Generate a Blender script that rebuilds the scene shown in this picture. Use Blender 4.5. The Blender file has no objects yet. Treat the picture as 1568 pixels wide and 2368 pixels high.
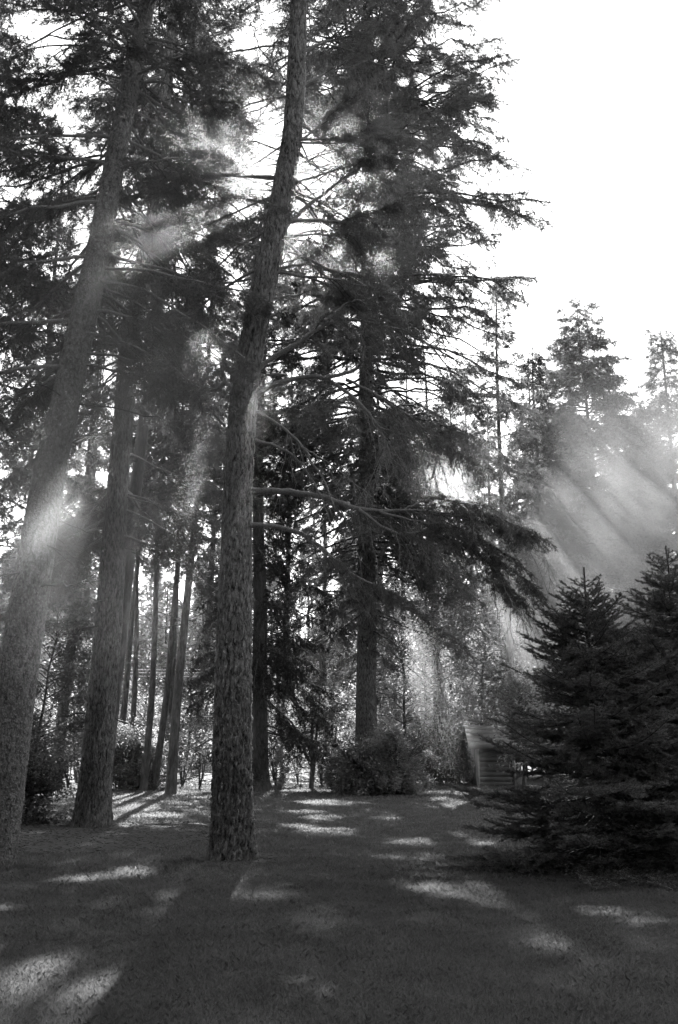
import bpy, math, numpy as np
from mathutils import Vector

# ------------------------------------------------------------------ camera, sky, sun
scene = bpy.context.scene
C = scene.collection
rad = math.radians
EYE, F, CX, CY, PITCH = 1.6, 2200.0, 784.0, 1184.0, rad(13.6)
cd = bpy.data.cameras.new('camera')
cam = bpy.data.objects.new('camera', cd); C.objects.link(cam)
cd.sensor_fit = 'HORIZONTAL'; cd.sensor_width = 24.0; cd.lens = 24.0 * F / 1568.0
cd.clip_start = 0.1; cd.clip_end = 5000
cam.location = (0, 0, EYE); cam.rotation_euler = (math.pi / 2 + PITCH, 0, 0)
scene.camera = cam

cp, sp = math.cos(PITCH), math.sin(PITCH)
def ray(px, py):
    a, b = (px - CX) / F, (CY - py) / F
    return np.array([a, cp - b * sp, sp + b * cp])
def at(px, py, Y):
    d = ray(px, py); return np.array([0, 0, EYE]) + d * (Y / d[1])
def ground(px, py):
    d = ray(px, py); return np.array([0, 0, EYE]) + d * (-EYE / d[2])
def zdepth(p): return p[1] * cp + (p[2] - EYE) * sp

SUN = ray(712, 425); SUN /= np.linalg.norm(SUN)
EL, AZ = math.asin(SUN[2]), math.atan2(SUN[0], SUN[1])
w = bpy.data.worlds.new('World'); scene.world = w; w.use_nodes = True
nt = w.node_tree; bg = nt.nodes['Background']
sky = nt.nodes.new('ShaderNodeTexSky'); sky.sky_type = 'NISHITA'; sky.sun_disc = False
sky.sun_elevation = EL; sky.sun_rotation = AZ; sky.dust_density = 0.2; sky.air_density = 3.0
bw = nt.nodes.new('ShaderNodeRGBToBW')
nt.links.new(sky.outputs[0], bw.inputs[0]); nt.links.new(bw.outputs[0], bg.inputs[0])
bg.inputs[1].default_value = 0.06
sl = bpy.data.lights.new('sun', 'SUN'); sl.energy = 5.0; sl.angle = rad(0.55); sl.color = (1, 1, 1)
so = bpy.data.objects.new('sun', sl); C.objects.link(so)
so.rotation_euler = Vector(SUN).to_track_quat('Z', 'Y').to_euler(); so.location = (0, 30, 60)
scene.view_settings.view_transform = 'Standard'; scene.view_settings.look = 'None'
scene.view_settings.exposure = 2.8; scene.view_settings.gamma = 1.0
scene.view_settings.use_curve_mapping = False
cy = scene.cycles
cy.max_bounces = 6; cy.diffuse_bounces = 3; cy.glossy_bounces = 1; cy.transmission_bounces = 3
cy.volume_bounces = 0; cy.transparent_max_bounces = 4
cy.caustics_reflective = False; cy.caustics_refractive = False
cy.volume_step_rate = 1.0; cy.volume_max_steps = 128

# ------------------------------------------------------------------ materials (a black and white world)
def mat(name):
    m = bpy.data.materials.new(name); m.use_nodes = True
    n = m.node_tree; n.nodes.clear()
    out = n.nodes.new('ShaderNodeOutputMaterial')
    return m, n, out
def N(n, t, **kw):
    x = n.nodes.new(t)
    for k, v in kw.items(): setattr(x, k, v)
    return x
def g(v): return (v, v, v, 1)

def leaf_mat(name, lo, hi, trans=0.3, tboost=1.6, gloss=0.04, rough=0.45):
    m, n, out = mat(name)
    geo = N(n, 'ShaderNodeNewGeometry'); tc = N(n, 'ShaderNodeTexCoord')
    noi = N(n, 'ShaderNodeTexNoise'); noi.inputs['Scale'].default_value = 1.7; noi.inputs['Detail'].default_value = 2
    n.links.new(tc.outputs['Object'], noi.inputs['Vector'])
    add = N(n, 'ShaderNodeMath', operation='ADD'); n.links.new(geo.outputs['Random Per Island'], add.inputs[0])
    n.links.new(noi.outputs[0], add.inputs[1])
    mr = N(n, 'ShaderNodeMapRange'); mr.inputs[1].default_value = 0.3; mr.inputs[2].default_value = 1.6
    mr.inputs[3].default_value = lo; mr.inputs[4].default_value = hi
    n.links.new(add.outputs[0], mr.inputs[0])
    d = N(n, 'ShaderNodeBsdfDiffuse'); n.links.new(mr.outputs[0], d.inputs[0])
    mul = N(n, 'ShaderNodeMath', operation='MULTIPLY'); mul.inputs[1].default_value = tboost
    n.links.new(mr.outputs[0], mul.inputs[0])
    t = N(n, 'ShaderNodeBsdfTranslucent'); n.links.new(mul.outputs[0], t.inputs[0])
    mx = N(n, 'ShaderNodeMixShader'); mx.inputs[0].default_value = trans
    n.links.new(d.outputs[0], mx.inputs[1]); n.links.new(t.outputs[0], mx.inputs[2])
    gl = N(n, 'ShaderNodeBsdfGlossy'); gl.inputs['Roughness'].default_value = rough; gl.inputs[0].default_value = g(0.6)
    m2 = N(n, 'ShaderNodeMixShader'); m2.inputs[0].default_value = gloss
    n.links.new(mx.outputs[0], m2.inputs[1]); n.links.new(gl.outputs[0], m2.inputs[2])
    n.links.new(m2.outputs[0], out.inputs[0])
    return m

def bark_mat(name, lo, hi, sxy=13, sz=5, disp=0.03, warts=0.0, wscale=22):
    m, n, out = mat(name); L = n.links
    tc = N(n, 'ShaderNodeTexCoord'); mp = N(n, 'ShaderNodeMapping')
    mp.inputs['Scale'].default_value = (sxy, sxy, sz); L.new(tc.outputs['Object'], mp.inputs[0])
    wob = N(n, 'ShaderNodeTexNoise'); wob.inputs['Scale'].default_value = 1.1; wob.inputs['Detail'].default_value = 5
    L.new(mp.outputs[0], wob.inputs['Vector'])
    vm = N(n, 'ShaderNodeMixRGB', blend_type='LINEAR_LIGHT'); vm.inputs[0].default_value = 1.0
    L.new(mp.outputs[0], vm.inputs[1]); L.new(wob.outputs['Color'], vm.inputs[2])
    vo = N(n, 'ShaderNodeTexVoronoi', feature='DISTANCE_TO_EDGE'); L.new(vm.outputs[0], vo.inputs['Vector'])
    vo.inputs['Scale'].default_value = 1.0
    r1 = N(n, 'ShaderNodeMapRange', interpolation_type='SMOOTHSTEP'); r1.inputs[1].default_value = 0.0; r1.inputs[2].default_value = 0.3
    L.new(vo.outputs['Distance'], r1.inputs[0])
    n2 = N(n, 'ShaderNodeTexNoise'); n2.inputs['Scale'].default_value = 1.4; n2.inputs['Detail'].default_value = 10; n2.inputs['Distortion'].default_value = 0.5; n2.inputs['Roughness'].default_value = 0.72
    L.new(mp.outputs[0], n2.inputs['Vector'])
    r2 = N(n, 'ShaderNodeMapRange'); r2.inputs[1].default_value = 0.36; r2.inputs[2].default_value = 0.64
    L.new(n2.outputs[0], r2.inputs[0])
    h = N(n, 'ShaderNodeMath', operation='MULTIPLY_ADD'); h.inputs[1].default_value = 0.22
    L.new(r1.outputs[0], h.inputs[0])
    hs = N(n, 'ShaderNodeMath', operation='MULTIPLY'); hs.inputs[1].default_value = 0.78
    L.new(r2.outputs[0], hs.inputs[0]); L.new(hs.outputs[0], h.inputs[2])
    hh = h
    if warts:
        v2 = N(n, 'ShaderNodeTexVoronoi', feature='F1'); v2.inputs['Scale'].default_value = wscale
        L.new(tc.outputs['Object'], v2.inputs['Vector'])
        r3 = N(n, 'ShaderNodeMapRange', interpolation_type='SMOOTHSTEP'); r3.inputs[1].default_value = 0.18; r3.inputs[2].default_value = 0.45
        r3.inputs[3].default_value = warts; r3.inputs[4].default_value = 0.0
        L.new(v2.outputs['Distance'], r3.inputs[0])
        hh = N(n, 'ShaderNodeMath', operation='ADD'); L.new(h.outputs[0], hh.inputs[0]); L.new(r3.outputs[0], hh.inputs[1])
    big = N(n, 'ShaderNodeTexNoise'); big.inputs['Scale'].default_value = 1.3; big.inputs['Detail'].default_value = 3
    L.new(tc.outputs['Object'], big.inputs['Vector'])
    cr = N(n, 'ShaderNodeMapRange'); cr.inputs[1].default_value = 0.1; cr.inputs[2].default_value = 0.95
    cr.inputs[3].default_value = lo; cr.inputs[4].default_value = hi; L.new(hh.outputs[0], cr.inputs[0])
    ml = N(n, 'ShaderNodeMapRange'); ml.inputs[1].default_value = 0.3; ml.inputs[2].default_value = 0.7
    ml.inputs[3].default_value = 0.75; ml.inputs[4].default_value = 1.25; L.new(big.outputs[0], ml.inputs[0])
    mm = N(n, 'ShaderNodeMath', operation='MULTIPLY'); L.new(cr.outputs[0], mm.inputs[0]); L.new(ml.outputs[0], mm.inputs[1])
    bs = N(n, 'ShaderNodeBsdfPrincipled'); bs.inputs['Roughness'].default_value = 0.9
    bs.inputs['Specular IOR Level'].default_value = 0.25
    L.new(mm.outputs[0], bs.inputs['Base Color'])
    L.new(bs.outputs[0], out.inputs[0])
    ds = N(n, 'ShaderNodeDisplacement'); ds.inputs['Midlevel'].default_value = 0.7; ds.inputs['Scale'].default_value = disp
    sx_ = N(n, 'ShaderNodeSeparateXYZ'); L.new(tc.outputs['Object'], sx_.inputs[0])
    zr_ = N(n, 'ShaderNodeMapRange'); zr_.inputs[1].default_value = 0.0; zr_.inputs[2].default_value = 3.5; zr_.inputs[3].default_value = disp * 1.5; zr_.inputs[4].default_value = disp * 0.6
    L.new(sx_.outputs['Z'], zr_.inputs[0]); L.new(zr_.outputs[0], ds.inputs['Scale'])
    L.new(hh.outputs[0], ds.inputs['Height']); L.new(ds.outputs[0], out.inputs['Displacement'])
    m.displacement_method = 'BOTH' if disp > 0.012 else 'BUMP'
    return m

def flat_mat(name, lo, hi, scale=6, rough=0.9, bump=0.0, detail=6):
    m, n, out = mat(name); L = n.links
    tc = N(n, 'ShaderNodeTexCoord'); no = N(n, 'ShaderNodeTexNoise')
    no.inputs['Scale'].default_value = scale; no.inputs['Detail'].default_value = detail; no.inputs['Roughness'].default_value = 0.65
    L.new(tc.outputs['Object'], no.inputs['Vector'])
    r = N(n, 'ShaderNodeMapRange'); r.inputs[1].default_value = 0.3; r.inputs[2].default_value = 0.7
    r.inputs[3].default_value = lo; r.inputs[4].default_value = hi; L.new(no.outputs[0], r.inputs[0])
    bs = N(n, 'ShaderNodeBsdfPrincipled'); bs.inputs['Roughness'].default_value = rough; bs.inputs['Specular IOR Level'].default_value = 0.2
    L.new(r.outputs[0], bs.inputs['Base Color']); L.new(bs.outputs[0], out.inputs[0])
    if bump:
        b = N(n, 'ShaderNodeBump'); b.inputs['Strength'].default_value = 0.8; b.inputs['Distance'].default_value = bump
        L.new(no.outputs[0], b.inputs['Height']); L.new(b.outputs[0], bs.inputs['Normal'])
    return m

def smoke_mat(name, density, scale, lo, hi, aniso=0.7, stretch=(1, 1, 1)):
    m, n, out = mat(name); L = n.links
    tc = N(n, 'ShaderNodeTexCoord')
    ln = N(n, 'ShaderNodeVectorMath', operation='LENGTH'); L.new(tc.outputs['Object'], ln.inputs[0])   # unit ball, scaled by the object
    fall = N(n, 'ShaderNodeMapRange', interpolation_type='SMOOTHSTEP'); fall.inputs[1].default_value = 0.98; fall.inputs[2].default_value = 0.15
    L.new(ln.outputs['Value'], fall.inputs[0])
    mp = N(n, 'ShaderNodeMapping'); mp.inputs['Scale'].default_value = stretch; L.new(tc.outputs['Object'], mp.inputs[0])
    no = N(n, 'ShaderNodeTexNoise'); no.inputs['Scale'].default_value = scale; no.inputs['Detail'].default_value = 3
    no.inputs['Distortion'].default_value = 0.6
    L.new(mp.outputs[0], no.inputs['Vector'])
    r = N(n, 'ShaderNodeMapRange', interpolation_type='SMOOTHSTEP'); r.inputs[1].default_value = lo; r.inputs[2].default_value = hi
    L.new(no.outputs[0], r.inputs[0])
    a = N(n, 'ShaderNodeMath', operation='MULTIPLY'); L.new(r.outputs[0], a.inputs[0]); L.new(fall.outputs[0], a.inputs[1])
    b = N(n, 'ShaderNodeMath', operation='MULTIPLY'); L.new(a.outputs[0], b.inputs[0]); b.inputs[1].default_value = density
    v = N(n, 'ShaderNodeVolumePrincipled'); v.inputs['Color'].default_value = g(0.92); v.inputs['Anisotropy'].default_value = aniso
    L.new(b.outputs[0], v.inputs['Density']); L.new(v.outputs[0], out.inputs['Volume'])
    return m

M = dict(
    needle_near=leaf_mat('fir_needles', 0.05, 0.16, 0.25, 1.5, 0.03),
    needle_far=leaf_mat('far_fir_needles', 0.05, 0.15, 0.3, 1.6, 0.03),
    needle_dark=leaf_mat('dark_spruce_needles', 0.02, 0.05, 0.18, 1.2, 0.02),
    needle_blue=leaf_mat('blue_spruce_needles', 0.05, 0.27, 0.02, 1.0, 0.04),
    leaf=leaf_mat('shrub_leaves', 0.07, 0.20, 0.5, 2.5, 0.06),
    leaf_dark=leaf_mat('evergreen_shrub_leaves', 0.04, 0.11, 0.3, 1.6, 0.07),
    grass=leaf_mat('grass_blades', 0.022, 0.078, 0.55, 3.9, 0.05, 0.4),
    bark=bark_mat('furrowed_bark', 0.012, 0.38, 16, 5.5, 0.075),
    bark_wart=bark_mat('blistered_bark', 0.04, 0.24, 16, 9, 0.022, 0.35, 24),
    bark_mid=bark_mat('mid_bark', 0.012, 0.22, 18, 5, 0.045),
    bark_far=bark_mat('far_bark', 0.035, 0.11, 8, 2, 0.01),
    limb=bark_mat('limb_bark', 0.08, 0.31, 45, 40, 0.008),
    twig=flat_mat('twig_wood', 0.03, 0.07, 20),
    ground=flat_mat('ground_turf', 0.035, 0.06, 9, 0.95, 0.02, 8),
    soil=flat_mat('bare_soil', 0.025, 0.07, 14, 0.95, 0.03, 8),
    siding=flat_mat('painted_siding', 0.05, 0.075, 5, 0.7),
    roofing=flat_mat('shingle_roofing', 0.12, 0.22, 16, 1.0, 0.0),
    trim=flat_mat('painted_trim', 0.12, 0.16, 4, 0.6),
    wire=flat_mat('wire_metal', 0.55, 0.65, 4, 0.4),
)

# ------------------------------------------------------------------ mesh helpers
def nrm(v): return v / np.maximum(np.linalg.norm(v, axis=-1, keepdims=True), 1e-9)
UP = np.array([0, 0, 1.0])

def make_mesh(name, parts):
    """parts: list of (verts (n,3), faces (m,k), material index)"""
    parts = [p for p in parts if p is not None and len(p[1])]
    me = bpy.data.meshes.new(name)
    nv = sum(len(p[0]) for p in parts); nf = sum(len(p[1]) for p in parts); nl = sum(p[1].size for p in parts)
    me.vertices.add(nv); me.loops.add(nl); me.polygons.add(nf)
    if nv == 0: return me
    me.vertices.foreach_set('co', np.concatenate([np.asarray(p[0], np.float32).reshape(-1) for p in parts]))
    off, li, ls, mi, start = 0, [], [], [], 0
    for V, Fc, k in parts:
        li.append((Fc + off).reshape(-1)); n, q = Fc.shape
        ls.append(start + np.arange(n) * q); start += n * q; off += len(V)
        mi.append(np.full(n, k))
    me.loops.foreach_set('vertex_index', np.concatenate(li).astype(np.int32))
    me.polygons.foreach_set('loop_start', np.concatenate(ls).astype(np.int32))
    me.polygons.foreach_set('material_index', np.concatenate(mi).astype(np.int32))
    me.update(calc_edges=True)
    return me

def obj(name, parts, mats, parent=None, kind=None):
    if not isinstance(mats, (list, tuple)): mats = [mats]
    me = make_mesh(name, parts)
    for m in mats: me.materials.append(m)
    o = bpy.data.objects.new(name, me); C.objects.link(o)
    if parent is not None: o.parent = parent
    if kind: o['kind'] = kind
    return o

def thing(name, label, cat, loc=(0, 0, 0), group=None):
    o = bpy.data.objects.new(name, None); C.objects.link(o)
    o.location = tuple(float(v) for v in loc); o['label'] = label; o['category'] = cat
    if group: o['group'] = group
    return o

def tag(o, label, cat, group=None):
    o['label'] = label; o['category'] = cat
    if group: o['group'] = group
    return o

def tubes(P, R, k=5, mi=0):
    """P (B,m,3) curves, R (B,m) radii"""
    B, m, _ = P.shape
    if B == 0: return None
    T = nrm(np.gradient(P, axis=1))
    mean = nrm(P[:, -1] - P[:, 0])
    ref = np.where(np.abs(mean[:, 2:3]) > 0.85, np.array([[1.0, 0, 0]]), np.array([[0, 0, 1.0]]))[:, None, :]
    U = nrm(np.cross(T, np.broadcast_to(ref, T.shape))); Vv = np.cross(T, U)
    a = np.arange(k) * 2 * math.pi / k
    ring = P[:, :, None, :] + R[:, :, None, None] * (np.cos(a)[None, None, :, None] * U[:, :, None, :] + np.sin(a)[None, None, :, None] * Vv[:, :, None, :])
    V = ring.reshape(-1, 3)
    b = np.arange(B)[:, None, None] * (m * k); i = np.arange(m - 1)[None, :, None] * k; j = np.arange(k)[None, None, :]; j2 = (j + 1) % k
    q = np.stack([b + i + j, b + i + j2, b + i + k + j2, b + i + k + j], -1).reshape(-1, 4)
    return V, q, mi

def needles(P, D, L, W, rng, mi=0):
    n = len(P)
    if n == 0: return None
    S = nrm(np.cross(D, rng.normal(size=(n, 3)))) * (np.asarray(W) * 0.5).reshape(-1, 1)
    V = np.empty((n, 3, 3)); V[:, 0] = P - S; V[:, 1] = P + S; V[:, 2] = P + D * np.asarray(L).reshape(-1, 1)
    return V.reshape(-1, 3), np.arange(3 * n).reshape(-1, 3), mi

def leaves(P, D, L, W, rng, mi=0, flat=0.6):
    n = len(P)
    if n == 0: return None
    r = nrm(rng.normal(size=(n, 3)) * (1 - flat) + UP * flat)
    S = nrm(np.cross(D, r)) * (np.asarray(W) * 0.5).reshape(-1, 1)
    L = np.asarray(L).reshape(-1, 1); mid = P + D * L * 0.45 + nrm(np.cross(S, D)) * L * 0.06
    V = np.empty((n, 4, 3)); V[:, 0] = P; V[:, 1] = mid + S; V[:, 2] = P + D * L; V[:, 3] = mid - S
    return V.reshape(-1, 3), np.arange(4 * n).reshape(-1, 4), mi

def sample(Cv, idx, s):
    m = Cv.shape[1]; x = np.clip(s, 0, 0.9999) * (m - 1); i = x.astype(int); f = (x - i)[:, None]
    a, b = Cv[idx, i], Cv[idx, i + 1]
    return a * (1 - f) + b * f, nrm(b - a)

def curves(P, T, L, droop, m, rng, wob=0.06):
    s = np.linspace(0, 1, m)[None, :, None]; L = np.asarray(L).reshape(-1, 1, 1); droop = np.asarray(droop).reshape(-1, 1, 1)
    out = P[:, None, :] + T[:, None, :] * L * s - UP * droop * L * s ** 2
    out[:, 1:] += rng.normal(size=(len(P), m - 1, 3)) * wob * L * s[:, 1:]
    return out

# sun gaps in the canopy: patches of sun on the lawn (cx, cy, a, b, rot, strength) as ellipses on the ground
HOLES = []
def patch(px, py, hw, hh, ang=0.0, strength=1.0):
    c = ground(px, py); e = ground(px + hw, py); f = ground(px, py - hh)
    HOLES.append((c[0], c[1], 1.3 * abs(e[0] - c[0]) + 0.08, max(1.35 * abs(f[1] - c[1]), 0.16), rad(ang), strength, -99))
def shaft(px, py, Y, r, strength=1.0, y0=-99):
    p = at(px, py, Y); q = p - SUN * (p[2] / SUN[2])
    HOLES.append((q[0], q[1], r, r / math.sin(EL), 0.0, strength, y0))
# thin places in the crowns round the line to the sun and along the crown edges
GAPS = [(636,315,66),(614,400,52),(728,418,62),(708,335,40),(700,530,34),(575,95,50),(596,240,30),(118,95,52),(55,60,34),(545,650,30),(520,590,26),(1020,830,46),(985,905,40),(1075,800,34),(620,30,26),(740,520,26),(560,480,26),(300,610,32),(420,610,30)]
_g = np.random.default_rng(404)
GAPS += [(float(_g.uniform(610, 1130)), float(_g.uniform(0, 980)), float(_g.uniform(9, 24))) for _ in range(115)]
GAPS += [(float(_g.uniform(0, 600)), float(_g.uniform(380, 1000)), float(_g.uniform(9, 24))) for _ in range(32)]
def sky_gap(P, rng):
    dz = P[:, 1] * cp + (P[:, 2] - EYE) * sp; px = CX + F * P[:, 0] / dz; py = CY - F * (-P[:, 1] * sp + (P[:, 2] - EYE) * cp) / dz
    k = np.ones(len(P), bool)
    for x, y, r_ in GAPS: k &= rng.random(len(P)) > .94 * np.exp(-(((px - x) ** 2 + (py - y) ** 2) / r_ ** 2) ** 2)
    return k
def keep(P, rng, H=None):
    gx = P[:, 0] - SUN[0] * P[:, 2] / SUN[2]; gy = P[:, 1] - SUN[1] * P[:, 2] / SUN[2]
    k = np.ones(len(P), bool)
    for cx, cy_, a, b, t, st, y0 in (HOLES if H is None else H):
        dx, dy = gx - cx, gy - cy_
        u = (dx * math.cos(t) + dy * math.sin(t)) / a; v = (-dx * math.sin(t) + dy * math.cos(t)) / b
        inn = (u * u + v * v < 1) & (P[:, 1] > y0)
        if st < 1: inn &= rng.random(len(P)) < st
        k &= ~inn
    return k

for a in [(120,1832,45,7),(350,1836,40,5),(435,1829,55,6),(270,1850,50,6),(300,1872,45,7),(350,1888,35,5),(250,1895,30,5),
          (755,1858,40,5),(700,1880,25,3),(745,1893,32,4),(690,1912,28,4),(765,1925,45,6),(735,1829,60,3),
          (950,1952,40,4),(1045,1937,30,7),(1085,1951,45,8),(1010,1850,40,4),(1060,1861,40,3),(930,1895,45,3),(1030,1834,45,3),(1100,1838,40,3),
          (160,2043,38,5,0,.8),(270,2030,55,6,10,.7),(400,2070,35,10,20,.6),(1072,2036,24,12,0,.6),
          (1390,2112,45,9,-10),(1510,2128,50,11),(1340,2202,75,13,-8),(1545,2285,30,10,0,.6),
          (55,2262,50,11,25),(140,2232,42,10,25),(235,2290,45,13,30),(120,2328,45,7,20,.6)]:
    patch(*a)
for px, py, Y, r_ in [(150,1100,10.8,.13),(118,1185,10.8,.15),(245,640,11.5,.11),(325,580,11.5,.12),(352,960,11.5,.11),(400,780,12,.12),(418,1080,12,.12),(520,690,13,.11),
          (205,1010,10.8,.09),(62,1215,10.8,.13),(175,1190,10.6,.10),(190,480,12,.13),(610,170,14,.12),(330,1050,11,.09),(870,600,18,.2),(850,270,18,.2),(760,590,16,.14),(930,480,20,.2)]:
    shaft(px, py, Y, r_ * .85)
for a in [(1010,1620,31,.5),(960,1560,31,.35),(880,1610,30,.3),(1020,1100,26,.7),(1190,1430,34,.6)]:
    shaft(*a)
LAWN = list(HOLES)
for a in [(100,1770,37,1.6),(165,1780,35,1.3),(425,1770,36,1.7),(465,1780,35,1.3),(395,1700,40,1.8),(318,1770,35.5,1.0),(690,1760,39,1.8),(765,1740,38,1.9),(640,1780,37,1.4),
          (740,1640,45,2.0),(640,1640,47,1.8),(430,1640,46,1.8),(185,1640,40,1.6),(110,1620,44,1.6),(985,1540,39,1.5),(1050,1500,42,1.7),(1105,1560,40,1.4),(1215,1480,46,2.2),(330,1650,50,2)]:
    shaft(*a, .9, a[2] + 2.4)
for px in range(90, 490, 45): patch(px, 1812, 28, 9, 0, .85)
for px in range(640, 800, 50): patch(px, 1818, 30, 5, 0, .85)

# ------------------------------------------------------------------ trunks and conifers
def trunk_part(pts, rads, k, rings, rng, flare=0.0, lobes=0.0, wob=0.0):
    pts = np.asarray(pts); rads = np.asarray(rads)
    d = np.concatenate([[0], np.cumsum(np.linalg.norm(np.diff(pts, axis=0), axis=1))])
    s = np.linspace(0, d[-1], rings)
    # smooth resample
    P = np.stack([np.interp(s, d, pts[:, i]) for i in range(3)], 1); R = np.interp(s, d, rads)
    n = max(3, rings // 18) | 1; ker = np.hanning(n + 2)[1:-1]; ker /= ker.sum()
    for i in range(2):
        e = np.concatenate([2 * P[0, i] - P[1:n // 2 + 1, i][::-1], P[:, i], 2 * P[-1, i] - P[-n // 2 - 1:-1, i][::-1]])
        P[:, i] = np.convolve(e, ker, 'valid')[:rings]
    a = np.arange(k) * 2 * math.pi / k
    ph = rng.random(4) * 6.28
    z = s[:, None]
    rr = R[:, None] * (1 + flare * np.exp(-z / 0.3) + lobes * np.exp(-z / 0.5) * (np.sin(3 * a + ph[0]) + 0.7 * np.sin(5 * a + ph[1]))[None, :]
         + wob * (np.sin(2 * a[None] + z * 0.9 + ph[2]) + np.sin(3 * a[None] - z * 1.7 + ph[3])))
    ring = np.stack([P[:, 0:1] + rr * np.cos(a), P[:, 1:2] + rr * np.sin(a), np.broadcast_to(P[:, 2:3], rr.shape)], -1)
    V = ring.reshape(-1, 3); i = np.arange(rings - 1)[:, None] * k; j = np.arange(k)[None]; j2 = (j + 1) % k
    return V, np.stack([i + j, i + j2, i + k + j2, i + k + j], -1).reshape(-1, 4), 0

def pos_at(pts, rads, z):
    pts = np.asarray(pts); return np.stack([np.interp(z, pts[:, 2], pts[:, 0]), np.interp(z, pts[:, 2], pts[:, 1]), z], -1), np.interp(z, pts[:, 2], rads)

def foliage(BR, BL, rng, o):
    """twigs and needles on limbs BR (B,m,3) of length BL; o = options"""
    B = len(BR); res_w, res_n = [], []
    n2 = np.maximum(2, (BL * o['d2']).astype(int)); i2 = np.repeat(np.arange(B), n2)
    s2 = o.get('bare', 0.15) + (1 - o.get('bare', 0.15)) * rng.random(len(i2)) ** o.get('pow', 0.8)
    P2, T2 = sample(BR, i2, s2)
    side = np.where(rng.random(len(i2)) < 0.5, 1, -1)[:, None] * nrm(np.cross(T2, UP))
    ang = np.radians(rng.normal(52, 14, len(i2)))[:, None]
    D2 = nrm(T2 * np.cos(ang) + side * np.sin(ang) + UP * rng.normal(o.get('lift', -0.12), 0.22, (len(i2), 1)))
    L2 = (0.1 + o.get('sec', 0.36) * BL[i2] * (1.05 - s2) ** 0.75) * rng.uniform(0.55, 1.15, len(i2))
    L2 = np.minimum(L2, o.get('l2max', 1.6))
    C2 = curves(P2, D2, L2, o.get('droop2', 0.3) * rng.uniform(0.4, 1.5, len(i2)), 5, rng, 0.05)
    C2 = np.concatenate([C2, BR[:, np.linspace(BR.shape[1] * 0.45, BR.shape[1] - 1, 5).astype(int)]]) ; L2 = np.concatenate([L2, BL * 0.55])
    rr = o.get('r2', 0.006)
    km = keep(C2[:, 2], rng) & keep(C2[:, 4], rng) & sky_gap(C2[:, 3], rng)
    C2, L2 = C2[km], L2[km]
    res_w.append(tubes(C2, np.linspace(1, 0.35, 5)[None] * np.clip(L2 * 0.012, rr * .5, rr * 1.6)[:, None], 3, 1))
    n3 = np.maximum(2, (L2 * o['d3']).astype(int)); i3 = np.repeat(np.arange(len(L2)), n3)
    s3 = o.get('bare3', 0.12) + (1 - o.get('bare3', 0.12)) * rng.random(len(i3))
    P3, T3 = sample(C2, i3, s3)
    kp = keep(P3, rng) & sky_gap(P3, rng)
    if 'cull' in o: kp &= o['cull'](P3, rng)
    P3, T3 = P3[kp], T3[kp]; n = len(P3)
    sd = np.where(rng.random(n) < 0.5, 1, -1)[:, None] * nrm(np.cross(T3, UP))
    a3 = np.radians(rng.normal(45, 18, n))[:, None]
    D3 = nrm(T3 * np.cos(a3) + sd * np.sin(a3) + UP * rng.normal(o.get('hang', -0.25), 0.3, (n, 1)))
    L3 = rng.uniform(*o['l3'], n)
    k = o['k']; i4 = np.repeat(np.arange(n), k); t = rng.random(n * k)
    P4 = P3[i4] + D3[i4] * (L3[i4] * t)[:, None]
    D4 = nrm(D3[i4] * o.get('fwd', 0.75) + nrm(rng.normal(size=(n * k, 3))) * 0.8 + UP * 0.06)
    res_n.append(needles(P4, D4, o['nl'] * rng.uniform(0.7, 1.25, n * k), o['nw'], rng, 0))
    return res_n, res_w

def limbs(pts, rads, z0, z1, nb, prof, rng, elow=-12, etop=25, droop=0.25, up=0.0, m=9, azs=None, wob=0.015):
    z = np.sort(z0 + (z1 - z0) * rng.random(nb) ** 0.9)
    az = np.arange(nb) * 2.39996 + rng.normal(0, 0.5, nb) if azs is None else azs(nb, rng)
    L = np.array([prof(q, a) for q, a in zip(z, az)]) * rng.uniform(0.72, 1.08, nb)
    L = np.maximum(L, 0.25)
    P, R = pos_at(pts, rads, z)
    h = np.stack([np.cos(az), np.sin(az), np.zeros(nb)], -1)
    e = np.radians(elow + (etop - elow) * ((z - z0) / max(z1 - z0, .1)) ** 1.3 + rng.normal(0, 6, nb))
    s = np.linspace(0, 1, m)[None, :, None]
    zz = np.tan(e)[:, None, None] * s - droop * rng.uniform(.6, 1.3, nb)[:, None, None] * s ** 2 + up * s ** 3.5
    BR = P[:, None] + h[:, None] * L[:, None, None] * s + UP * L[:, None, None] * zz
    BR[:, 1:] += rng.normal(size=(nb, m - 1, 3)) * wob * L[:, None, None] * (0.3 + s[:, 1:])
    return BR, L, R

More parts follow.
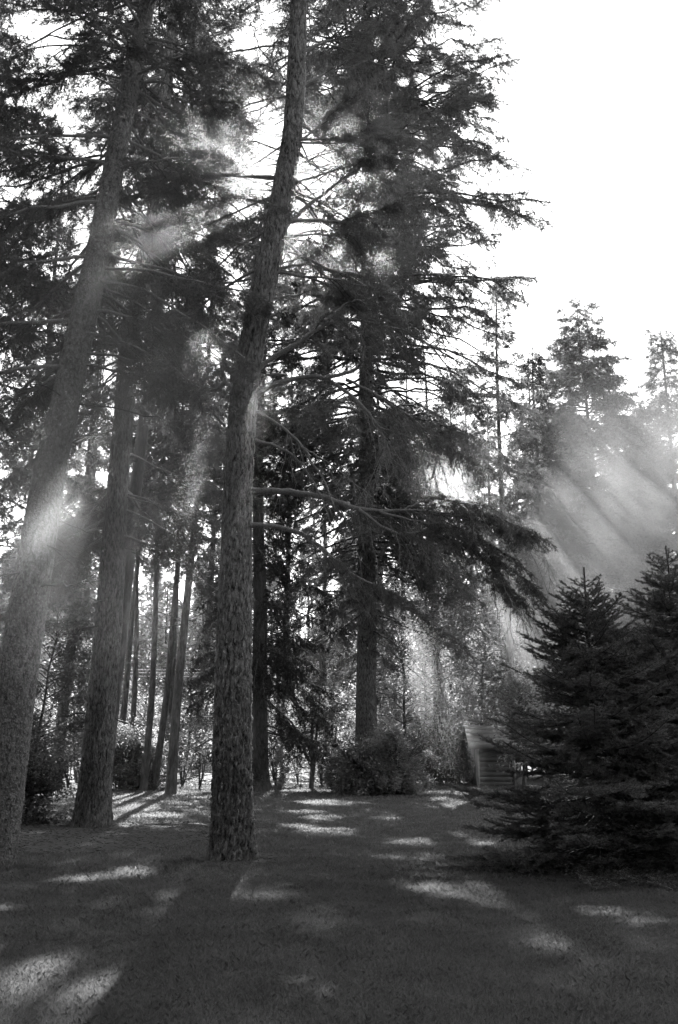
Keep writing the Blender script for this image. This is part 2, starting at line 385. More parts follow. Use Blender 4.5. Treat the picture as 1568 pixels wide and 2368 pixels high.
def conifer(name, label, pts, rads, prof, z0, z1, nb, o, seed, bark, needle, k=10, rings=24, flare=0.2, cat='tree', group=None,
            elow=-12, etop=25, droop=0.25, up=0.0, separate=False, wob=0.0, extra=None, dead=0, lobes=0.0, azs=None):
    rng = np.random.default_rng(seed)
    pts = np.asarray(pts, float); base = pts[0].copy(); base[2] = 0
    root = thing(name, label, cat, base, group); loc = base
    def rel(parts): return [(p[0] - loc, p[1], p[2]) for p in parts if p is not None]
    obj('trunk', rel([trunk_part(pts, rads, k, rings, rng, flare, lobes, wob)]), bark, root)
    BR, BL, R0 = limbs(pts, rads, z0, z1, nb, prof, rng, elow, etop, droop, up, azs=azs)
    nn, ww = foliage(BR, BL, rng, o)
    m = BR.shape[1]
    br = np.clip(BL * o.get('limb', 0.011), 0.008, 0.09)[:, None] * np.linspace(1, 0.22, m)[None]
    if dead:      # bare dead stubs and limbs below the crown
        zd = rng.uniform(min(1.5, z0 * .6) if z0 < 4 else max(1.5, z0 * 0.35), z0 * 1.05, dead); P, R = pos_at(pts, rads, zd)
        az = rng.random(dead) * 6.28; Ld = rng.uniform(0.3, 1.6, dead); h = np.stack([np.cos(az), np.sin(az), rng.normal(-0.15, 0.2, dead)], -1)
        DB = curves(P, nrm(h), Ld, rng.uniform(0, .3, dead), m, rng, 0.03)
        BRd, BLd = DB, Ld
        ww = ww + [tubes(DB, np.clip(Ld * .012, .006, .03)[:, None] * np.linspace(1, .3, m)[None], 4, 1)]
    if separate:
        for i in range(nb):
            obj('branch', rel([tubes(BR[i:i + 1], br[i:i + 1], 7)]), M['limb'], root)
        obj('crown', rel(nn + ww), [needle, M['twig']], root)
    else:
        obj('crown', rel(nn + ww + [(tubes(BR, br, 4, 1))]), [needle, M['twig']], root)
    if extra: extra(root, rel, rng, pts, rads)
    return root

def straight(px, py_base, Y=None, top=None, r0=0.3, lean=0.0, H=None, n=8, rtop=0.03):
    b = ground(px, py_base) if Y is None else at(px, 1700, Y); b[2] = 0
    if H is None: H = at(px, top, b[1])[2]
    z = np.linspace(0, H, n)
    pts = np.stack([b[0] + lean * z, np.full(n, b[1]), z], 1)
    g_ = np.random.default_rng(int(abs(px) * 7 + H * 11)); pts[1:, :2] += np.cumsum(g_.normal(0, .05 + .05 * (r0 < .25), (n - 1, 2)), 0)
    return pts, np.linspace(r0, rtop, n) ** 1.0, H

def pixel_trunk(rows, Y, top_extra, rtop=0.04):
    pts, r = [], []
    for x, y, wd in rows:
        p = at(x, y, Y); pts.append(p); r.append(wd * 0.5 / F * zdepth(p))
    pts = np.array(pts); d = pts[-1] - pts[-3]; d /= d[2]
    for t in (0.5, 1.0):
        pts = np.vstack([pts, pts[len(rows) - 1] + d * top_extra * t * [1 if t else 1, 0, 1]]); r.append(r[len(rows) - 1] * (1 - t) + rtop * t)
    pts[0, 2] = -0.08
    return pts, np.array(r)

# ------------------------------------------------------------------ main leaning fir
A0 = ground(535, 1988); YA = A0[1]
ptsA, rA = pixel_trunk([(536,1996,112),(536,1930,103),(537,1800,96),(540,1500,84),(546,1300,74),(550,1130,69),(560,950,67),(572,850,64),(590,760,61),(606,680,60),
                        (630,570,59),(655,440,55),(676,320,47),(684,200,45),(688,90,42),(690,0,40)], YA, 9.0)
def branch_px(root, rel, rng, path, Y0, Y1, r0, r1, foli=None, twigs=None, store=None):
    n = len(path); P = np.array([at(x, y, Y0 + (Y1 - Y0) * i / (n - 1)) for i, (x, y) in enumerate(path)])
    d = np.concatenate([[0], np.cumsum(np.linalg.norm(np.diff(P, axis=0), axis=1))]); m = 22
    s = np.linspace(0, d[-1], m); Q = np.stack([np.interp(s, d, P[:, i]) for i in range(3)], 1)
    for _ in range(2): Q[1:-1] = (Q[:-2] + 2 * Q[1:-1] + Q[2:]) / 4
    Q[1:] += rng.normal(0, 0.008, (m - 1, 3))
    R = 1.12 * np.linspace(r0, r1, m) * (1 + rng.normal(0, .06, m)); R[0] *= 1.35
    parts = [tubes(Q[None], R[None], 9)]
    if twigs:     # bare hanging twigs, two orders
        nt_, tl, t0 = twigs
        i = np.zeros(nt_, int); sv = t0 + (1 - t0) * rng.random(nt_); p, t = sample(Q[None], i, sv)
        D = nrm(t * 0.8 + rng.normal(0, .45, (nt_, 3)) - UP * 0.45); Lg = tl * rng.uniform(.4, 1.2, nt_)
        c = curves(p, D, Lg, rng.uniform(.1, .6, nt_), 7, rng, 0.05)
        parts.append(tubes(c, np.linspace(1, .4, 7)[None] * np.full((nt_, 1), .0065), 4))
        k2 = 7; j = np.repeat(np.arange(nt_), k2); p, t = sample(c, j, .2 + .8 * rng.random(len(j)))
        D = nrm(t + rng.normal(0, .6, (len(j), 3)) - UP * .25)
        c2 = curves(p, D, Lg[j] * rng.uniform(.15, .45, len(j)), rng.uniform(.1, .5, len(j)), 4, rng, .06)
        parts.append(tubes(c2, np.linspace(1, .5, 4)[None] * np.full((len(j), 1), .0035), 3))
    obj('branch', rel(parts), M['limb'], root)
    if foli is not None: foli.append((Q[None], np.array([d[-1]])))
    return Q, d[-1]

NEAR = dict(d2=13, d3=36, l3=(.06, .17), k=17, nl=.046, nw=.0085, bare=.22, sec=.36, droop2=.35, r2=.005, hang=-.3, l2max=1.2)
def main_branches(root, rel, rng, pts, rads):
    fo = []; Y = YA
    B = lambda *a, **k: branch_px(root, rel, rng, *a, **k)
    # low long limb with the dark spray at its end
    q1, _ = B([(580,1135),(640,1135),(700,1140),(760,1152),(830,1180),(890,1183),(960,1182)], Y, Y - .6, .050, .022, twigs=(10, .8, .35))
    tips = [[(900,1182),(980,1180),(1060,1190),(1150,1195),(1240,1235)], [(880,1185),(960,1205),(1060,1225),(1150,1265),(1230,1330)],
            [(930,1182),(1000,1150),(1050,1160),(1110,1170)], [(950,1183),(1050,1230),(1130,1300),(1180,1360),(1215,1395)],
            [(1000,1195),(1080,1240),(1170,1310),(1230,1350),(1262,1382)], [(980,1185),(1080,1195),(1180,1225),(1270,1250)]]
    for t in tips: B(t, Y - .6, Y - .9, .018, .005, foli=fo, twigs=(9, .6, .1))
    B([(830,1180),(890,1225),(930,1240),(1000,1225),(1080,1260),(1140,1310),(1190,1390)], Y - .5, Y - .9, .022, .006, foli=fo, twigs=(22, .9, .2))
    B([(583,1215),(640,1217),(690,1228),(740,1262),(790,1310),(830,1340),(900,1365),(960,1400)], Y, Y - .2, .036, .008, foli=fo, twigs=(14, .8, .3))
    B([(590,1018),(640,1030),(690,1060),(715,1100),(745,1150),(760,1200)], Y, Y - .4, .024, .008, twigs=(9, .6, .3))
    B([(590,950),(650,985),(700,1030),(720,1070),(755,1120),(775,1175)], Y, Y - .5, .026, .008, twigs=(9, .7, .3))
    B([(700,1035),(760,1070),(810,1110),(860,1150)], Y - .3, Y - .4, .012, .005, twigs=(8, .5, .2))
    q, _ = B([(592,915),(640,885),(700,870),(755,872),(800,905),(850,950),(885,1000),(905,1060)], Y, Y - .5, .040, .014, twigs=(22, 1.0, .4))
    B([(755,872),(800,865),(830,850),(845,832),(890,830),(960,820),(1020,780)], Y - .3, Y - .2, .028, .007, foli=fo, twigs=(10, .7, .2))
    B([(800,878),(860,905),(940,960),(1010,1010),(1080,1060)], Y - .3, Y - .6, .022, .006, foli=fo, twigs=(26, 1.0, .2))
    B([(880,990),(950,1010),(1010,1060),(1000,1110),(965,1130)], Y - .5, Y - .6, .014, .006, twigs=(16, .7, .1))
    B([(838,845),(842,800),(835,770),(850,745)], Y - .3, Y - .3, .013, .006, twigs=(6, .4, .2))
    B([(590,858),(640,820),(700,790),(740,750),(790,735),(860,745),(950,770),(1050,830)], Y, Y - .6, .038, .009, foli=fo, twigs=(24, .9, .4))
    B([(603,868),(630,866),(664,868)], Y, Y - .1, .020, .016)
    B([(750,742),(800,700),(860,690),(940,660)], Y - .2, Y + .3, .018, .005, foli=fo, twigs=(8, .6, .2))
    B([(580,757),(600,715),(625,665),(650,610),(665,580)], Y - .38, Y - .75, .018, .012)
    B([(625,690),(700,680),(780,690),(850,720)], Y, Y + .8, .02, .006, foli=fo, twigs=(10, .6, .3))
    B([(630,620),(720,610),(800,640),(900,680)], Y, Y + .9, .02, .006, foli=fo, twigs=(10, .6, .3))
    B([(660,522),(700,485),(760,440),(830,385),(900,352),(990,330)], Y, Y + .4, .034, .008, foli=fo, twigs=(14, .7, .35))
    B([(670,512),(720,508),(790,516),(860,490),(930,470),(1020,500)], Y, Y + .5, .030, .007, foli=fo, twigs=(14, .7, .35))
    B([(688,425),(740,405),(800,385),(880,370)], Y, Y + .8, .024, .006, foli=fo, twigs=(10, .6, .3))
    B([(690,330),(740,290),(800,230),(850,190)], Y, Y + .7, .022, .006, foli=fo, twigs=(10, .6, .3))
    B([(700,195),(760,165),(830,150),(900,110)], Y, Y + .5, .022, .006, foli=fo, twigs=(10, .6, .3))
    B([(700,120),(770,90),(840,85),(930,30)], Y, Y + .5, .026, .006, foli=fo, twigs=(10, .6, .3))
    B([(640,465),(560,458),(480,462),(400,450),(300,455)], Y, Y - .4, .022, .006, foli=fo, twigs=(12, .6, .3))
    B([(625,575),(540,560),(450,540),(380,505)], Y, Y + .6, .018, .006, foli=fo, twigs=(10, .6, .3))
    B([(535,880),(480,910),(410,905),(340,905),(270,930)], Y + .1, Y + .9, .028, .007, foli=fo, twigs=(12, .6, .3))
    B([(520,985),(470,930),(420,890),(370,860)], Y + .1, Y + .9, .02, .006, foli=fo, twigs=(10, .6, .3))
    B([(668,195),(630,150),(600,110),(575,40)], Y, Y - .3, .014, .005, foli=fo, twigs=(8, .4, .2))
    B([(672,60),(640,90),(615,170),(600,260)], Y, Y - .4, .014, .005, foli=fo, twigs=(8, .4, .2))
    nn, ww = [], []
    for Q, L in fo:
        a, b = foliage(Q, L, rng, dict(NEAR, bare=.2, d2=14, d3=36, l2max=.8, sec=.32))
        nn += a; ww += b
    obj('foliage', rel(nn + ww), [M['needle_near'], M['twig']], root)

def profA(z, a): return 2.6 - 0.10 * max(z - 9, 0)
conifer('fir_tree', 'tall leaning fir with rough furrowed bark standing alone in the middle of the lawn', ptsA, rA, profA, 8.6, 20.5, 64, dict(NEAR, d2=11), 11,
        M['bark'], M['needle_near'], k=150, rings=950, flare=.16, lobes=.09, separate=True, wob=.012, extra=main_branches, elow=-8, etop=25, droop=.2, azs=lambda n, g_: g_.uniform(-.35, math.pi + .35, n))

# ------------------------------------------------------------------ the two firs at the left
C0 = ground(-22, 2005); YC = C0[1]
ptsC, rC = pixel_trunk([(-24,2008,112),(-6,1900,104),(12,1780,98),(40,1560,92),(70,1370,86),(100,1180,78),(122,1050,72),(150,940,66),(172,830,62),(195,730,60),(213,650,58),(232,560,54),
                        (252,450,50),(268,360,48),(282,290,46),(298,215,44)], YC, 6.5)
def profC(z, a): return 3.0 - 0.08 * max(z - 8, 0)
conifer('fir_tree', 'leaning pale fir with blistered bark at the left edge of the photo', ptsC, rC, profC, 6.8, 17.5, 140, dict(NEAR, d2=12), 23, M['bark_wart'], M['needle_near'],
        k=130, rings=800, flare=.06, lobes=.03, separate=True, wob=.01, elow=-15, etop=20, droop=.3, dead=26, azs=lambda n, g_: np.where(np.arange(n) < .36 * n, g_.uniform(-.6, math.pi + .6, n), g_.uniform(0, 6.283, n)))
D0 = ground(212, 1912); YD = D0[1]
ptsD, rD = pixel_trunk([(212,1918,96),(213,1880,86),(222,1780,74),(232,1650,68),(247,1500,64),(260,1300,58),(274,1100,48),(287,950,46),(294,850,47),(308,720,42),(330,620,40),(350,560,38),(368,400,35),(380,250,30)],
                       YD, 7.0)
def profD(z, a): return 3.0 - 0.09 * max(z - 8, 0)
conifer('fir_tree', 'straight dark fir trunk standing between the pale leaning fir and the main fir', ptsD, rD, profD, 5.5, 22.0, 110, dict(NEAR, d2=10, d3=28, l3=(.08, .2), nl=.055, nw=.012, bare=.25), 31,
        M['bark_mid'], M['needle_near'], k=110, rings=560, flare=.16, lobes=.07, separate=True, wob=.01, elow=-18, etop=20, droop=.3, dead=20, azs=lambda n, g_: g_.uniform(-.5, math.pi + .5, n))

# ------------------------------------------------------------------ mid-distance trees
MID = dict(d2=8, d3=14, l3=(.10, .30), k=15, nl=.095, nw=.021, bare=.12, sec=.3, droop2=.4, r2=.008, hang=-.3, l2max=1.8)
FAR = dict(d2=5.5, d3=9, l3=(.15, .45), k=13, nl=.15, nw=.036, bare=.15, sec=.32, droop2=.35, r2=.012, hang=-.25, l2max=1.6)
B0 = ground(845, 1822); YB = B0[1]
ptsB, rB, HB = straight(845, 1822, r0=.42, H=37, lean=.004, rtop=.08)
prof_pts = [(1500,170),(1400,240),(1250,300),(1100,330),(950,385),(850,395),(700,385),(600,355),(450,400),(330,370),(210,345),(100,290),(0,300)]
zb = [at(845, y, YB)[2] for y, _ in prof_pts]; rb = [w_ / F * zdepth(at(845, y, YB)) for y, w_ in prof_pts]
zb.append(37); rb.append(1.0)
def profB(z, a): return float(np.interp(z, zb, rb))
conifer('fir_tree', 'massive fir rising out of the round bush with a crown filling the middle', ptsB, rB, profB, zb[0], 36.5, 440, dict(MID, d2=6.5, d3=14, bare=.04, nw=.025), 41, M['bark_mid'], M['needle_far'], k=60, rings=260, flare=.25,
        elow=-10, etop=14, droop=.34, up=.06, dead=14, wob=.02)

ptsE, rE, HE = straight(601, 1829, r0=.31, H=22, rtop=.05)
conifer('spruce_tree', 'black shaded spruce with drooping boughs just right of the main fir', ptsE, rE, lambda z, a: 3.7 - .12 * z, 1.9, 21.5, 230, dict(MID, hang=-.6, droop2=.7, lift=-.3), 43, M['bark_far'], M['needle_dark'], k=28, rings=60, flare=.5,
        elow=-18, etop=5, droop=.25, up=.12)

def simple(label, px, Y, H=None, top=None, r0=.2, rr=2.2, z0f=.35, nb=70, o=FAR, seed=0, needle='needle_far', name='fir_tree', lean=0., group=None, elow=-14, etop=25, droop=.22, up=0., dead=16, p=0.85):
    pts, r, H = straight(px, 1700, Y=Y, top=top, H=H, r0=r0, lean=lean, rtop=.02)
    z0 = H * z0f
    prof = lambda z, a: rr * max(.06, 1 - ((z - z0) / (H - z0)) ** 1.0) ** p + .12 if z > z0 + .12 * (H - z0) else rr * .8
    return conifer(name, label, pts, r, prof, z0, H * .985, int(nb * 1.4), o, seed, M['bark_far'], M[needle], k=12, rings=16, flare=.15, group=group, elow=elow, etop=etop, droop=droop, up=up, dead=dead)

GR = 'slender trees in the wood beyond the lawn'
simple('tall fir with bare pale trunk standing behind the shed', 1190, 37.5, H=21, r0=.20, rr=3.0, z0f=.36, nb=70, seed=51, lean=-.012, dead=20)
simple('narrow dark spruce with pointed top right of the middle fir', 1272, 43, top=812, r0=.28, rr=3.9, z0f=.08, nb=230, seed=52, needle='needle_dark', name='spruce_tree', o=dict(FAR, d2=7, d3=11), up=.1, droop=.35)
simple('tall pointed fir rising into the open sky at the right', 1428, 48, top=708, r0=.3, rr=7.0, z0f=.15, nb=270, seed=53, o=dict(FAR, d2=6.5, d3=11), lean=-.022, p=.7)
simple('fir cut off by the right edge of the photo', 1612, 46, top=750, r0=.3, rr=5.6, z0f=.12, nb=230, seed=54, o=dict(FAR, d2=6.5, d3=11))
simple('hazy fir between the pointed fir and the right edge', 1520, 58, top=930, r0=.3, rr=5.0, z0f=.08, nb=170, seed=55)
simple('hazy fir low between the dark spruce and the pointed fir', 1350, 60, top=985, r0=.28, rr=4.8, z0f=.08, nb=170, seed=56)
simple('slim fir with thin top close left of the dark spruce', 1262, 58, top=815, r0=.25, rr=3.0, z0f=.2, nb=110, seed=57)
simple('low hazy fir behind the gap between the two blue spruces', 1460, 56, top=1080, r0=.25, rr=4.6, z0f=.05, nb=150, seed=46)
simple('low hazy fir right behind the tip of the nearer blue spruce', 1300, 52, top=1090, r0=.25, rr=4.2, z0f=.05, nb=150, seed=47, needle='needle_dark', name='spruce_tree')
simple('fir in the gap between the bare pale trunk and the middle crown', 1150, 50, top=960, r0=.25, rr=3.6, z0f=.12, nb=110, seed=48)
simple('fir behind the right flank of the middle crown', 1105, 56, top=900, r0=.28, rr=3.2, z0f=.2, nb=80, seed=58)

simple('dense dark fir filling the upper left behind the two left firs', 238, 23, H=29, r0=.2, rr=3.6, z0f=.46, nb=210, seed=59, o=dict(MID, d2=6, d3=11), lean=.07)
left = [  # px, Y, H, r0, rr, z0f, nb, lean, label
 (-210, 15, 17, .18, 3.7, .36, 120, 0, 'dark fir just outside the left edge reaching its boughs into the photo'),
 (30, 29, 21, .22, 2.6, .30, 80, .01, 'slender fir seen behind the lowest part of the pale leaning trunk'),
 (135, 34, 23, .22, 2.6, .34, 80, .0, 'straight fir in the gap between the two left trunks'),
 (190, 45, 24, .22, 2.8, .3, 70, .01, 'fir deep in the wood left of the straight dark trunk'),
 (272, 42, 23, .16, 2.4, .38, 70, .0, 'thin trunked fir close right of the straight dark trunk'),
 (309, 40, 21, .13, 2.2, .42, 60, .0, 'very thin fir, first of the trunks between the left fir and main fir'),
 (337, 33, 22, .125, 2.6, .42, 70, .02, 'left one of the paired brown trunks in the gap left of the main fir'),
 (361, 33.8, 24, .125, 2.6, .42, 70, .025, 'right one of the paired brown trunks in the gap left of the main fir'),
 (388, 42, 22, .15, 2.4, .40, 70, .0, 'thin fir between the paired trunks and the dark leaning trunk'),
 (400, 31, 22, .165, 2.8, .40, 80, .03, 'dark leaning trunk in front of the bright shrubs left of the main fir'),
 (455, 48, 24, .22, 2.8, .3, 70, 0, 'fir far back in the wood close left of the main trunk'),
 (660, 46, 23, .2, 2.8, .3, 70, 0, 'fir seen in the gap between the black spruce and the forked tree'),
 (745, 52, 24, .2, 2.8, .3, 70, 0, 'fir behind the forked tree, left of the middle fir'),
 (878, 44, 22, .25, 2.6, .4, 60, 0, 'fir trunk close behind the right side of the middle fir'),
 (935, 50, 24, .2, 2.8, .35, 60, 0, 'fir behind the right half of the round bush'),
 (1005, 40, 20, .22, 2.4, .45, 55, 0, 'dark fir trunk in the drifting smoke left of the shed'),
 (1060, 48, 21, .2, 2.6, .4, 60, 0, 'fir in the haze just left of the shed'),
]
for i, (px, Y, H, r0, rr, z0f, nb, ln, lab) in enumerate(left):
    simple(lab, px, Y, H=H, r0=r0, rr=rr, z0f=z0f, nb=nb, lean=ln, seed=100 + i, group=GR, o=MID if Y < 20 else FAR)

# ------------------------------------------------------------------ broadleaf trees and shrubs
def broadleaf(name, label, base, H, R, z0, nb, seed, leaf='leaf', r0=.05, lsz=.09, d2=5, d3=9, lean=(0, 0), stems=1, group=None, cat='tree', kleaf=5, spread=.16, elow=20, etop=60, fork=None):
    rng = np.random.default_rng(seed); base = np.array([base[0], base[1], 0.0]); root = thing(name, label, cat, base, group)
    W, Lf = [], []
    for s_ in range(stems):
        n = 9; z = np.linspace(-.05, H * rng.uniform(.8, 1), n); dirx = rng.normal(0, .16 if stems > 1 else .02, 2) + np.array(lean)
        P = np.stack([dirx[0] * z, dirx[1] * z, z], 1); P[1:, :2] += np.cumsum(rng.normal(0, H * .008, (n - 1, 2)), 0)
        rr = np.linspace(r0, r0 * .2, n)
        W.append(tubes(P[None], rr[None], 8))
        b = max(4, int(nb * 1.5) // stems)
        BR, BL, _ = limbs(P, rr, z0, H * .97, b, lambda q, a: R * math.sin(math.pi * min(.97, max(.18, (q - z0) / (H - z0) * .8 + .2))) ** .7, rng, elow, etop, .2, m=7, wob=.03)
        W.append(tubes(BR, np.clip(BL * .012, .005, .05)[:, None] * np.linspace(1, .25, 7)[None], 5))
        n2 = np.maximum(3, (BL * d2 * 1.5).astype(int)); i2 = np.repeat(np.arange(b), n2); s2 = .15 + .85 * rng.random(len(i2))
        p, t = sample(BR, i2, s2); D = nrm(t + rng.normal(0, .8, (len(i2), 3)) + UP * .1); L2 = (.12 + .4 * BL[i2] * (1 - s2 * .8)) * rng.uniform(.5, 1.1, len(i2))
        c = curves(p, D, L2, rng.uniform(0, .35, len(i2)), 5, rng, .05)
        W.append(tubes(c, np.linspace(1, .4, 5)[None] * np.full((len(i2), 1), .004), 3))
        n3 = np.maximum(3, (L2 * d3 * 1.6).astype(int)); i3 = np.repeat(np.arange(len(i2)), n3); p, t = sample(c, i3, .1 + .9 * rng.random(len(i3)))
        kp = keep(p + base, rng); p, t = p[kp], t[kp]
        i4 = np.repeat(np.arange(len(p)), kleaf); q = p[i4] + rng.normal(0, spread * .5, (len(i4), 3))
        q[:, 2] = np.maximum(q[:, 2], .02)
        D = nrm(rng.normal(size=(len(i4), 3)) * [1, 1, .45] + t[i4] * .4 - UP * .15)
        Lf.append(leaves(q, D, lsz * rng.uniform(.6, 1.3, len(i4)), lsz * .55, rng))
    obj('stem' if stems > 1 else 'trunk', W, M['bark_far'], root)
    obj('crown', Lf, M[leaf], root)
    return root

def gp(px, Y): p = at(px, 1700, Y); return (p[0], Y)
SG = 'sunlit shrubs along the back edge of the lawn'
shr = [(100,37,1.9,1.5,'leaf','pale shrub at the far left end of the lawn edge'),(165,35,1.5,1.2,'leaf','small pale shrub left of the straight dark trunk'),
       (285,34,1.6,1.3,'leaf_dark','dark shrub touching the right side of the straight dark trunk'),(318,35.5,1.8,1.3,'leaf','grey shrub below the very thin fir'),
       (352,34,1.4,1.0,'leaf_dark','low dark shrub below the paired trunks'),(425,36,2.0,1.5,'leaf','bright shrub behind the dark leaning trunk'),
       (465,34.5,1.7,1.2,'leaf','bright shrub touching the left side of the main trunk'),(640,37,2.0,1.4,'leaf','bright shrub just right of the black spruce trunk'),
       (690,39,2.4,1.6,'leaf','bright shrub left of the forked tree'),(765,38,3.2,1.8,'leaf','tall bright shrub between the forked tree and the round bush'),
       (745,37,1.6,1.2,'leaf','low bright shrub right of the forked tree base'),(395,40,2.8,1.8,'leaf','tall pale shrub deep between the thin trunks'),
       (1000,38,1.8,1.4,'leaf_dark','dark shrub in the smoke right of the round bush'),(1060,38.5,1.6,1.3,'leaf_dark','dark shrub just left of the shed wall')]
for i, (px, Y, H, R, lf, lab) in enumerate(shr):
    broadleaf('shrub', lab, gp(px, Y), H, R, .1, 34, 200 + i, leaf=lf, r0=.03, lsz=.10, d2=8, d3=10, stems=5, group=SG, cat='shrub', elow=0, etop=60)
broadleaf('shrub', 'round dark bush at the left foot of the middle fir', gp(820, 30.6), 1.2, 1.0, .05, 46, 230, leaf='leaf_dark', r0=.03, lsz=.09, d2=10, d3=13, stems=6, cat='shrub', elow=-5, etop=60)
broadleaf('shrub', 'big light round bush at the right foot of the middle fir', gp(915, 31.0), 1.7, 1.15, .05, 60, 231, leaf='leaf', r0=.03, lsz=.09, d2=10, d3=13, stems=6, cat='shrub', elow=-5, etop=60)
TG = 'broadleaf saplings beyond the lawn'
tr = [(925,37,6.5,2.0,1.4,'slim leafy sapling behind the light round bush'),(985,39,8.5,2.6,1.8,'leafy tree with bright glinting leaves right of the middle fir'),
      (1050,42,9.5,2.8,1.5,'broad leafy tree left of the shed roof'),(1105,40,8.0,2.4,2.0,'leafy tree growing right behind the shed'),
      (1208,32.6,3.6,1.15,1.0,'low leafy tree between the shed and the nearer blue spruce'),(1215,46,9.0,2.6,1.6,'bright leafy tree right of the bare pale trunk'),
      (880,43,7.5,2.2,1.5,'leafy tree glimpsed left of the slim sapling'),(760,45,6.5,2.4,1.0,'bright leafy tree behind the forked tree'),
      (640,47,6.0,2.2,1.0,'bright leafy tree in the gap right of the main trunk'),(430,46,6.5,2.3,1.2,'leafy tree in the gap left of the main trunk'),
      (330,50,6.0,2.2,1.0,'leafy tree far behind the paired trunks'),(185,40,6.0,2.2,.8,'bright leafy tree in the gap between the two left trunks'),
      (110,44,6.5,2.4,.8,'bright leafy tree behind the dark leaning sapling')]
for i, (px, Y, H, R, z0, lab) in enumerate(tr):
    broadleaf('leafy_tree', lab, gp(px, Y), H, R, z0, 34, 260 + i, r0=.08, lsz=.12, d2=4.5, d3=6, kleaf=6, spread=.3, group=TG)
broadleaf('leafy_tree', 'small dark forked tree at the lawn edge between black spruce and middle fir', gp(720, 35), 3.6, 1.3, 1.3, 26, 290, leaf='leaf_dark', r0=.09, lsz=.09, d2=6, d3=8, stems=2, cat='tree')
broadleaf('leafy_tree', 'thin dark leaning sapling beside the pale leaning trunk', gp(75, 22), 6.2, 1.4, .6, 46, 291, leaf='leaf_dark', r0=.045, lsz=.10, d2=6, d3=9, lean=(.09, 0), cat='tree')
broadleaf('shrub', 'dark low shrub on the bare soil behind the pale leaning trunk', gp(70, 20), 1.1, .9, .05, 40, 292, leaf='leaf_dark', r0=.02, lsz=.08, d2=10, d3=10, stems=5, cat='shrub', elow=0, etop=60)

